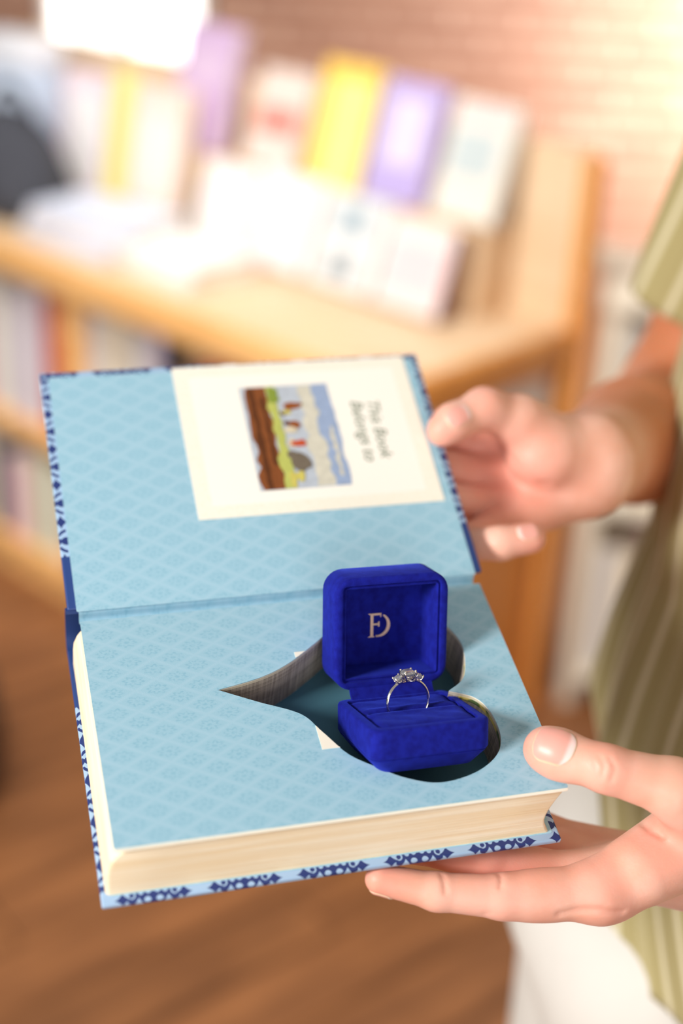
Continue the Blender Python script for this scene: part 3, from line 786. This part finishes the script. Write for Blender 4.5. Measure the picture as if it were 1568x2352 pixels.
    V, Q = nets(lambda P: np.maximum(ellip(P, (.300, .770, 1.672), (.108, .086, .118)) + .004 * np.sin(P[..., 1] * 160) * np.sin(P[..., 2] * 90), (1.700 - P[..., 2]) - (P[..., 0] - .245) * 1.6), (.17, .66, 1.5), (.43, .88, 1.82), .007)
    me_ = bpy.data.meshes.new('hair'); me_.from_pydata((V - np.array([.28, .755, 0])).tolist(), [], Q.tolist()); link('hair', me_, plain('brown_hair', (74, 50, 34), .55), root, True)
    # shirt: lofted torso and sleeves with stripes that follow the cloth
    fw = np.array([-.956, -.292, 0]); sd = np.array([.292, -.956, 0])
    ringsT = [(1.485, .328, .775, .062, .075), (1.455, .330, .778, .085, .135), (1.42, .332, .78, .105, .180), (1.34, .345, .78, .120, .180), (1.24, .335, .772, .122, .168), (1.16, .326, .766, .124, .165), (1.09, .324, .762, .117, .165), (1.03, .306, .748, .115, .165), (.98, .298, .735, .118, .165), (.93, .306, .705, .116, .16), (.885, .320, .678, .122, .155)]
    zt = [r_[0] for r_ in ringsT]
    V = []; st_ = []; F = []; NA, NZ = 160, 90
    def cloth(V, F, st_, NA, NZ, fn, th=.0022):
        k0 = len(V)
        for lay in (0, 1):
            for j in range(NZ):
                for i in range(NA):
                    p, s_ = fn(2 * math.pi * i / NA, j / (NZ - 1), lay * th); V.append(p); st_.append(s_)
        for lay in (0, 1):
            for j in range(NZ - 1):
                for i in range(NA):
                    a = k0 + lay * NA * NZ + j * NA + i; b_ = k0 + lay * NA * NZ + j * NA + (i + 1) % NA
                    F.append((a, b_, b_ + NA, a + NA) if lay else (a, a + NA, b_ + NA, b_))
        for j in (0, NZ - 1):
            for i in range(NA):
                a = k0 + j * NA + i; b_ = k0 + j * NA + (i + 1) % NA; F.append((a, b_, b_ + NA * NZ, a + NA * NZ))
    def torso(a, t, ins):
        z = 1.485 + (.885 - 1.485) * t
        vals = [np.interp(-z, [-q for q in zt], [r_[c] for r_ in ringsT]) for c in range(1, 5)]
        ca_, sa = math.cos(a), math.sin(a); drop = max(0, t - .45) / .55
        fold = drop * (.010 * math.sin(a * 7 + t * 2.2 + .5) + .006 * math.sin(a * 13 - t * 3 + 1.1)) + .003 * math.sin(a * 5 + t * 14) * t
        q = .9
        r_f = (vals[2] - ins + fold) * math.copysign(abs(ca_) ** q, ca_); r_s = (vals[3] - ins + fold) * math.copysign(abs(sa) ** q, sa)
        p = np.array([vals[0], vals[1], z - .012 * drop * math.cos(a * 2)]) + fw * r_f + sd * r_s
        return p, a * .165
    cloth(V, F, st_, NA, NZ, torso)
    def sleeve(p0, p1, r0, r1):
        p0, p1 = np.array(p0), np.array(p1); B_ = basis(p1 - p0, (1, .2, 0))
        def fn(a, t, ins):
            r_ = r0 + (r1 - r0) * t - ins + .004 * math.sin(a * 3 + t * 6) * t + .003 * math.sin(a * 6 + 2 + t * 3)
            return p0 + (p1 - p0) * t + B_[:, 1] * math.cos(a) * r_ + B_[:, 2] * math.sin(a) * r_, a * .066
        return fn
    cloth(V, F, st_, 64, 40, sleeve((.318, .935, 1.435), (.262, .972, 1.200), .080, .066))
    cloth(V, F, st_, 64, 40, sleeve((.360, .64, 1.435), (.415, .60, 1.19), .080, .066))
    W = np.array(V) - np.array([.28, .755, 0])
    m, nt, b = new_mat('striped_cloth', .85, .2)
    an = nt.nodes.new('ShaderNodeAttribute'); an.attribute_name = 'stripe'
    s1 = E(an.outputs['Fac']); f1 = fract(s1 * (1 / .0245)); f2 = fract(s1 * (1 / .0245) * 5.0)
    pale = 1 - smooth(eabs(f1 - .5), .09, .12); fine = (1 - smooth(eabs(f2 - .5), .1, .2)) * .18
    col = mixc(pale, mixc(fine, lin((170, 158, 110)), lin((200, 190, 146))), lin((214, 205, 170)))
    nt.links.new(col, b.inputs['Base Color']); b.inputs['Sheen Weight'].default_value = .1
    bump(nt, b, noise(nt, 1300, 2), .2, .0006)
    me = bpy.data.meshes.new('shirt'); me.from_pydata(W.tolist(), [], F); me.update()
    at = me.attributes.new('stripe', 'FLOAT', 'POINT'); at.data.foreach_set('value', np.array(st_, np.float32))
    sh = link('shirt', me, m, root, True)
    bm = bmesh.new(); bm.from_mesh(me); bmesh.ops.recalc_face_normals(bm, faces=bm.faces); bm.to_mesh(me); bm.free()
    # trousers
    def pants(P):
        f = ellip(P, (.262, .760, .84), (.134, .125, .10))
        for sx, yy in ((.248, .715), (.228, .835)):
            f = smin(f, chain(P, [(.238, yy, .82), (sx + .004, yy, .50), (sx + .030, yy, .07)], (.086, .076, .064), .03), .03)
        return f + .004 * np.sin(P[..., 2] * 26 + P[..., 1] * 30) * np.sin(P[..., 0] * 40)
    V, Q = nets(pants, (.08, .54, .01), (.46, .98, 1.06), .009)
    me = bpy.data.meshes.new('trousers'); me.from_pydata((V - np.array([.28, .755, 0])).tolist(), [], Q.tolist()); link('trousers', me, plain('white_twill', (226, 223, 216), .85, .2, .03, 30), root, True)
    for yy in (.715, .835):
        V, Q = nets(lambda P: np.maximum(smin(ellip(P, (.165, yy, .045), (.085, .046, .045)), ellip(P, (.265, yy, .06), (.06, .042, .055)), .04), .004 - P[..., 2]), (.06, yy - .07, -.01), (.35, yy + .07, .14), .006)
        me = bpy.data.meshes.new('shoe'); me.from_pydata((V - np.array([.28, .755, 0])).tolist(), [], Q.tolist()); link('shoe', me, plain('tan_leather', (132, 92, 60), .5), root, True)
    return root
person()

# ------------------------------------------------------------------ pine display bookcase behind
TH = R(-42.5); MT = Matrix.Translation((.07, 1.985, 0)) @ Matrix.Rotation(TH, 4, 'Z')
M_pine = wood('pine', (240, 192, 128), (222, 166, 100), (2, 30, 30), .4)
M_orange = wood('honey_wood', (236, 164, 84), (218, 142, 66), (30, 30, 2.5), .42)
M_top = wood('pale_maple', (228, 200, 166), (218, 186, 148), (2, 26, 26), .4)
M_dark = plain('dark_backing', (92, 58, 34), .8)
bk = empty('display_bookcase', MT); tag(bk, 'honey coloured pine display bookcase with stepped top full of books', 'bookcase')
XL = -1.55; DP = .42
box('top_board', (XL, .005, -.012, DP, .715, .75), M_top, bk, .004)
box('front_rail', (XL, .006, -.030, -.0125, .690, .752), M_pine, bk, .006)
box('end_rail', (.0065, .026, -.030, DP, .690, .752), M_orange, bk, .006)
box('end_panel', (-.026, .002, .004, DP, .0, .7145), M_orange, bk, .003)
box('back_panel', (XL, -.027, DP - .02, DP, .0, .7145), M_dark, bk)
box('backboard', (XL, .004, DP + .0005, DP + .034, .0, 1.04), M_top, bk, .006)
box('end_upright', (.0045, .030, DP - .006, DP + .036, .0, 1.035), M_orange, bk, .008)
box('riser', (XL, -.115, .325, DP - .001, .7505, .900), M_top, bk, .004)
for xx in (-.84, XL): box('upright', (xx, xx + .042, .0, DP - .021, .0, .7145), M_pine, bk, .003)
for x0, x1 in ((-.797, -.027), (XL + .043, -.841)):
    box('shelf', (x0, x1, .004, DP - .021, .335, .370), M_pine, bk, .003)
    box('shelf', (x0, x1, .004, DP - .021, .045, .080), M_pine, bk, .003)
    box('plinth', (x0, x1, .012, .03, .0, .0445), M_pine, bk)
box('notice_card', (.0025, .0045, .05, .40, .40, .67), M_white, bk)['label'] = 'white card fixed to the end panel'

M_paper = plain('book_pages', (240, 230, 208), .85, .2, .05, 300)
_cm = {}
def cmat(rgb):
    if rgb not in _cm: _cm[rgb] = plain('book_cover_%d_%d_%d' % rgb, rgb, .45, .45, .05, 14)
    return _cm[rgb]
def make_book(label, mat, wd, ht, th, rgb, group=None, panel=None, panel2=None, spine=None):
    """local frame: x = width (spine at -x), y = thickness (front cover faces -y), z = height from the base"""
    r = empty('book', mat); tag(r, label, 'book', group)
    c = cmat(rgb); e = .0022
    box('front_cover', (-wd / 2 + e, wd / 2, -th / 2, -th / 2 + e, 0, ht), c, r)
    box('back_cover', (-wd / 2 + e, wd / 2, th / 2 - e, th / 2, 0, ht), c, r)
    box('spine', (-wd / 2, -wd / 2 + e, -th / 2, th / 2, 0, ht), cmat(spine) if spine else c, r)
    box('page_block', (-wd / 2 + e + .0003, wd / 2 - .004, -th / 2 + e + .0003, th / 2 - e - .0003, .003, ht - .003), M_paper, r)
    for p in (panel, panel2):
        if p: box('cover_print', (-wd / 2 + wd * p[0], -wd / 2 + wd * p[1], -th / 2 - .0005, -th / 2 - .0001, ht * p[2], ht * p[3]), cmat(p[4]), r)
    return r
def stand(x, y, z, lean=0, yaw=0):
    return MT @ Matrix.Translation((x, y, z)) @ Matrix.Rotation(yaw, 4, 'Z') @ Matrix.Rotation(-R(lean), 4, 'X')
G1 = 'books displayed on the upper step'; G2 = 'books displayed on the lower step'
# upper step, leaning on the backboard
U = [(-.172, (232, 228, 218), (.1, .8, .35, .75, (196, 208, 210)), (.12, .9, .82, .97, (236, 214, 212)), 'white paperback with grey panel leaning at the end of the upper step', .135, .195),
     (-.330, (186, 170, 222), (.2, .8, .3, .85, (222, 212, 244)), None, 'lavender paperback with pale oval panel leaning on the backboard', .135, .205),
     (-.478, (246, 204, 92), (.25, .95, .0, .86, (253, 238, 148)), None, 'bright yellow paperback leaning next to the lavender book', .135, .215),
     (-.640, (232, 214, 204), (.1, .9, .35, .6, (220, 130, 118)), None, 'cream paperback with coral band leaning beside the yellow book', .135, .180),
     (-.850, (204, 176, 212), (.15, .85, .5, .8, (214, 190, 218)), None, 'dusky purple hardback leaning on the backboard behind the pink books', .155, .235)]
for x, c, p1, p2, lab, wd, ht in U:
    th = .022; le = math.degrees(math.asin((DP - .004 - .346 - th / 2) / ht))
    make_book(lab, stand(x, .346, .9008 + th / 2 * math.sin(R(le)), le), wd, ht, th, c, G1, p1, p2)
Lw = [(-.205, (240, 224, 222), (.1, .9, .2, .75, (238, 208, 212)), None, 'pale pink hardback with dark brown page edge leaning on the lower step', .145, .150, .030),
      (-.365, (226, 228, 228), (.2, .75, .55, .9, (176, 190, 198)), (.25, .7, .12, .35, (150, 160, 166)), 'white paperback with slate grey printing leaning on the lower step', .145, .165, .022),
      (-.530, (238, 232, 236), (.1, .9, .3, .8, (228, 220, 232)), None, 'white and lilac paperback leaning beside the grey printed one', .150, .170, .022),
      (-.690, (244, 240, 238), (.15, .85, .4, .9, (240, 228, 232)), None, 'plain white paperback leaning on the lower step by the flat stack', .140, .160, .020)]
for x, c, p1, p2, lab, wd, ht, th in Lw:
    le = math.degrees(math.asin((.321 - .258 - th / 2) / .15))
    o = make_book(lab, stand(x, .258, .7508 + th / 2 * math.sin(R(le)), le), wd, ht, th, c, G2, p1, p2)
    if th == .03: box('fore_edge', (wd / 2 - .0038, wd / 2 + .004, -th / 2, th / 2, 0, ht), cmat((124, 72, 62)), o)
# tall books at the left
Tl = [(-.885, (252, 226, 214), 'tall peach pink book standing upright on the left half of the top', .150, .270, (.1, .9, .2, .8, (252, 236, 230))),
      (-.995, (252, 240, 140), 'narrow bright yellow book standing between pink books', .060, .282, None),
      (-1.11, (246, 226, 236), 'tall pale pink book with white panel standing upright', .150, .265, (.15, .9, .15, .85, (250, 246, 246)))]
for x, c, lab, wd, ht, p1 in Tl: make_book(lab, stand(x, .262, .7508 + .0024, 9), wd, ht, .03, c, 'tall books on the left of the top', p1)
# flat stack
z = .7515
for i, (c, lab) in enumerate([((196, 206, 232), 'pale blue book at the bottom of the flat stack'), ((238, 236, 238), 'white book in the middle of the flat stack'), ((214, 222, 240), 'ice blue book on top of the flat stack')]):
    o = make_book(lab, MT @ Matrix.Translation((-.86 + .02 * i, .105, z + .012)) @ Matrix.Rotation(R(90 + 4 * i), 4, 'Z') @ Matrix.Rotation(R(-90), 4, 'X') @ Matrix.Translation((0, 0, -.13)), .15, .26, .024, c, 'flat stack on the bookcase top'); z += .0245
z = .7515
for i, (c, lab) in enumerate([((236, 226, 222), 'cream book lying under a white one near the front rail'), ((248, 246, 244), 'white book lying on a cream one near the front rail')]):
    make_book(lab, MT @ Matrix.Translation((-.60, .11, z + .011)) @ Matrix.Rotation(R(86 + 5 * i), 4, 'Z') @ Matrix.Rotation(R(-90), 4, 'X') @ Matrix.Translation((0, 0, -.10)), .15, .20, .022, c, 'flat pair on the bookcase top'); z += .0225
# dark bag and pale blue box at the far left of the top
def lump(name, label, cat, c, r, mat, handle=True):
    o = empty(name, MT @ Matrix.Translation(c)); tag(o, label, cat)
    V, Q = nets(lambda P: np.maximum(smin(ellip(P, (0, 0, r[2] * .8), r), ellip(P, (0, 0, r[2] * .35), (r[0] * 1.05, r[1] * 1.1, r[2] * .5)), .05) + .006 * np.sin(P[..., 0] * 40 + P[..., 2] * 30), .001 - P[..., 2]), (-r[0] - .06, -r[1] - .06, -.02), (r[0] + .06, r[1] + .06, 2 * r[2] + .04), .012)
    me = bpy.data.meshes.new('pouch'); me.from_pydata(V.tolist(), [], Q.tolist()); link('pouch', me, mat, o, True)
    if handle:
        Vh, Fh = tube([(r[0] * .5 * math.cos(a), 0, r[2] * 1.6 + r[2] * .55 * math.sin(a)) for a in [math.pi * k / 14 for k in range(15)]], .009, 8); obj('handle', Vh, Fh, mat, o, True)
    return o
lump('black_bag', 'slumped charcoal cloth bag on the left end of the bookcase top', 'bag', (-1.14, .12, .751), (.13, .085, .115), plain('charcoal_cloth', (72, 74, 82), .85, .2, .15, 30))
bx = empty('gift_box', MT @ Matrix.Translation((-1.32, .262, .7515))); tag(bx, 'pale blue box with lid standing behind the charcoal bag', 'box')
box('carton', (-.10, .10, -.045, .045, 0, .26), plain('ice_blue_card', (206, 222, 244), .6), bx, .004); box('carton_lid', (-.104, .104, -.049, .049, .261, .31), plain('white_card', (238, 242, 250), .6), bx, .004)
# shelf books
pal = {'white': (232, 228, 222), 'cream': (234, 220, 190), 'red': (196, 44, 48), 'coral': (226, 108, 92), 'pink': (232, 176, 184), 'navy': (44, 52, 92), 'black': (48, 44, 44), 'sage green': (190, 200, 150), 'tan': (196, 150, 104), 'light grey': (206, 204, 208), 'lilac': (206, 196, 222)}
ORD = ['first', 'second', 'third', 'fourth', 'fifth', 'sixth', 'seventh', 'eighth', 'ninth', 'tenth', 'eleventh', 'twelfth', 'thirteenth', 'fourteenth', 'fifteenth', 'sixteenth', 'seventeenth', 'eighteenth', 'nineteenth', 'twentieth']
def row(M, x0, x1, y, z, cols, hmin, hmax, text, group, sgn=1, tmin=.02, tmax=.042, depth=.15):
    rs = random.Random(hash(text) % 1000 if False else len(text) * 7 + int(abs(x0) * 1000)); x = x0; i = 0
    while True:
        th = rs.uniform(tmin, tmax); c = cols[i % len(cols)]; ht = rs.uniform(hmin, hmax)
        if abs(x - x0) + th > abs(x1 - x0) or i >= len(ORD): break
        mm = M @ Matrix.Translation((x + sgn * th / 2, y + depth / 2 + rs.uniform(0, .012), z)) @ Matrix.Rotation(R(90), 4, 'Z')
        make_book(f'{c} book, {ORD[i]} from the {text}', mm, depth, ht, th, pal[c], group, spine=pal[c])
        x += sgn * (th + .0012); i += 1
row(MT, -.795, -.05, .03, .3705, ['light grey', 'white', 'cream', 'white', 'light grey', 'white', 'lilac', 'black', 'black', 'tan', 'red', 'red', 'red', 'white', 'coral', 'navy', 'cream', 'white'], .245, .285, 'pine divider on the upper right shelf', 'books on the upper right shelf')
row(MT, -.845, XL + .05, .02, .3705, ['coral', 'red', 'white', 'lilac', 'white', 'light grey', 'white', 'pink', 'cream', 'white'], .24, .31, 'pine divider on the upper left shelf', 'books on the upper left shelf', -1, .03, .05)
row(MT, -.845, XL + .05, .02, .0805, ['cream', 'white', 'sage green', 'white', 'pink', 'white', 'navy', 'cream', 'white'], .17, .235, 'pine divider on the lower left shelf', 'books on the lower left shelf', -1, .03, .055)
row(MT, -.795, -.05, .03, .0805, ['pink', 'tan', 'white', 'cream', 'navy', 'sage green', 'white', 'coral', 'white', 'black'], .18, .24, 'pine divider on the lower right shelf', 'books on the lower right shelf')

# ------------------------------------------------------------------ cream bookcase to the right
MS = Matrix.Translation((.462, 2.29, 0)) @ Matrix.Rotation(R(-5), 4, 'Z')
M_cw = plain('cream_lacquer', (236, 226, 206), .5, .4, .03, 6)
sc = empty('cream_bookcase', MS); tag(sc, 'low cream bookcase with pink and white books beside the pine bookcase', 'bookcase')
for xx in (-.03, 1.0): box('side_panel', (xx, xx + .03, 0, .32, 0, .78), M_cw, sc, .003)
box('top_board', (-.04, 1.04, -.01, .33, .7805, .81), M_cw, sc, .004)
for zz in (.05, .40): box('shelf', (.0005, .9995, .005, .31, zz, zz + .025), M_cw, sc, .002)
box('back_panel', (.0005, .9995, .311, .32, .0, .78), M_cw, sc)
row(MS, .005, .60, .02, .4255, ['white', 'cream', 'white', 'pink', 'white', 'cream', 'white', 'pink', 'white', 'lilac'], .30, .34, 'pine side on the cream bookcase upper shelf', 'books on the cream bookcase upper shelf', 1, .03, .05)
row(MS, .005, .60, .02, .0755, ['white', 'cream', 'pink', 'white', 'tan', 'cream', 'white', 'pink'], .22, .28, 'pine side on the cream bookcase lower shelf', 'books on the cream bookcase lower shelf', 1, .03, .055)
# dark leather pouffe at the foot of the bookcase
pf = empty('leather_pouffe', Matrix.Translation((-.742, 1.93, .0005))); tag(pf, 'dark brown leather pouffe on the floor before the pine bookcase', 'pouffe')
M_lea = plain('dark_leather', (58, 38, 30), .5, .4, .1, 30)
prof_ = [(.02, 0), (.15, 0), (.185, .03), (.195, .10), (.188, .18), (.15, .215), (.03, .225)]
for k in range(8):
    a0, a1 = 2 * math.pi * k / 8 + .012, 2 * math.pi * (k + 1) / 8 - .012
    V, F = loft([[(r_ * (1 + .03 * math.sin(math.pi * j / 6)) * math.cos(a0 + (a1 - a0) * j / 6), r_ * (1 + .03 * math.sin(math.pi * j / 6)) * math.sin(a0 + (a1 - a0) * j / 6), z_) for r_, z_ in prof_] for j in range(7)], True, True, True)
    obj('panel', V, F, M_lea, pf, True)
V, F = tube([(0, 0, .22), (0, 0, .232)], .03, 16); obj('button', V, F, M_lea, pf, True)
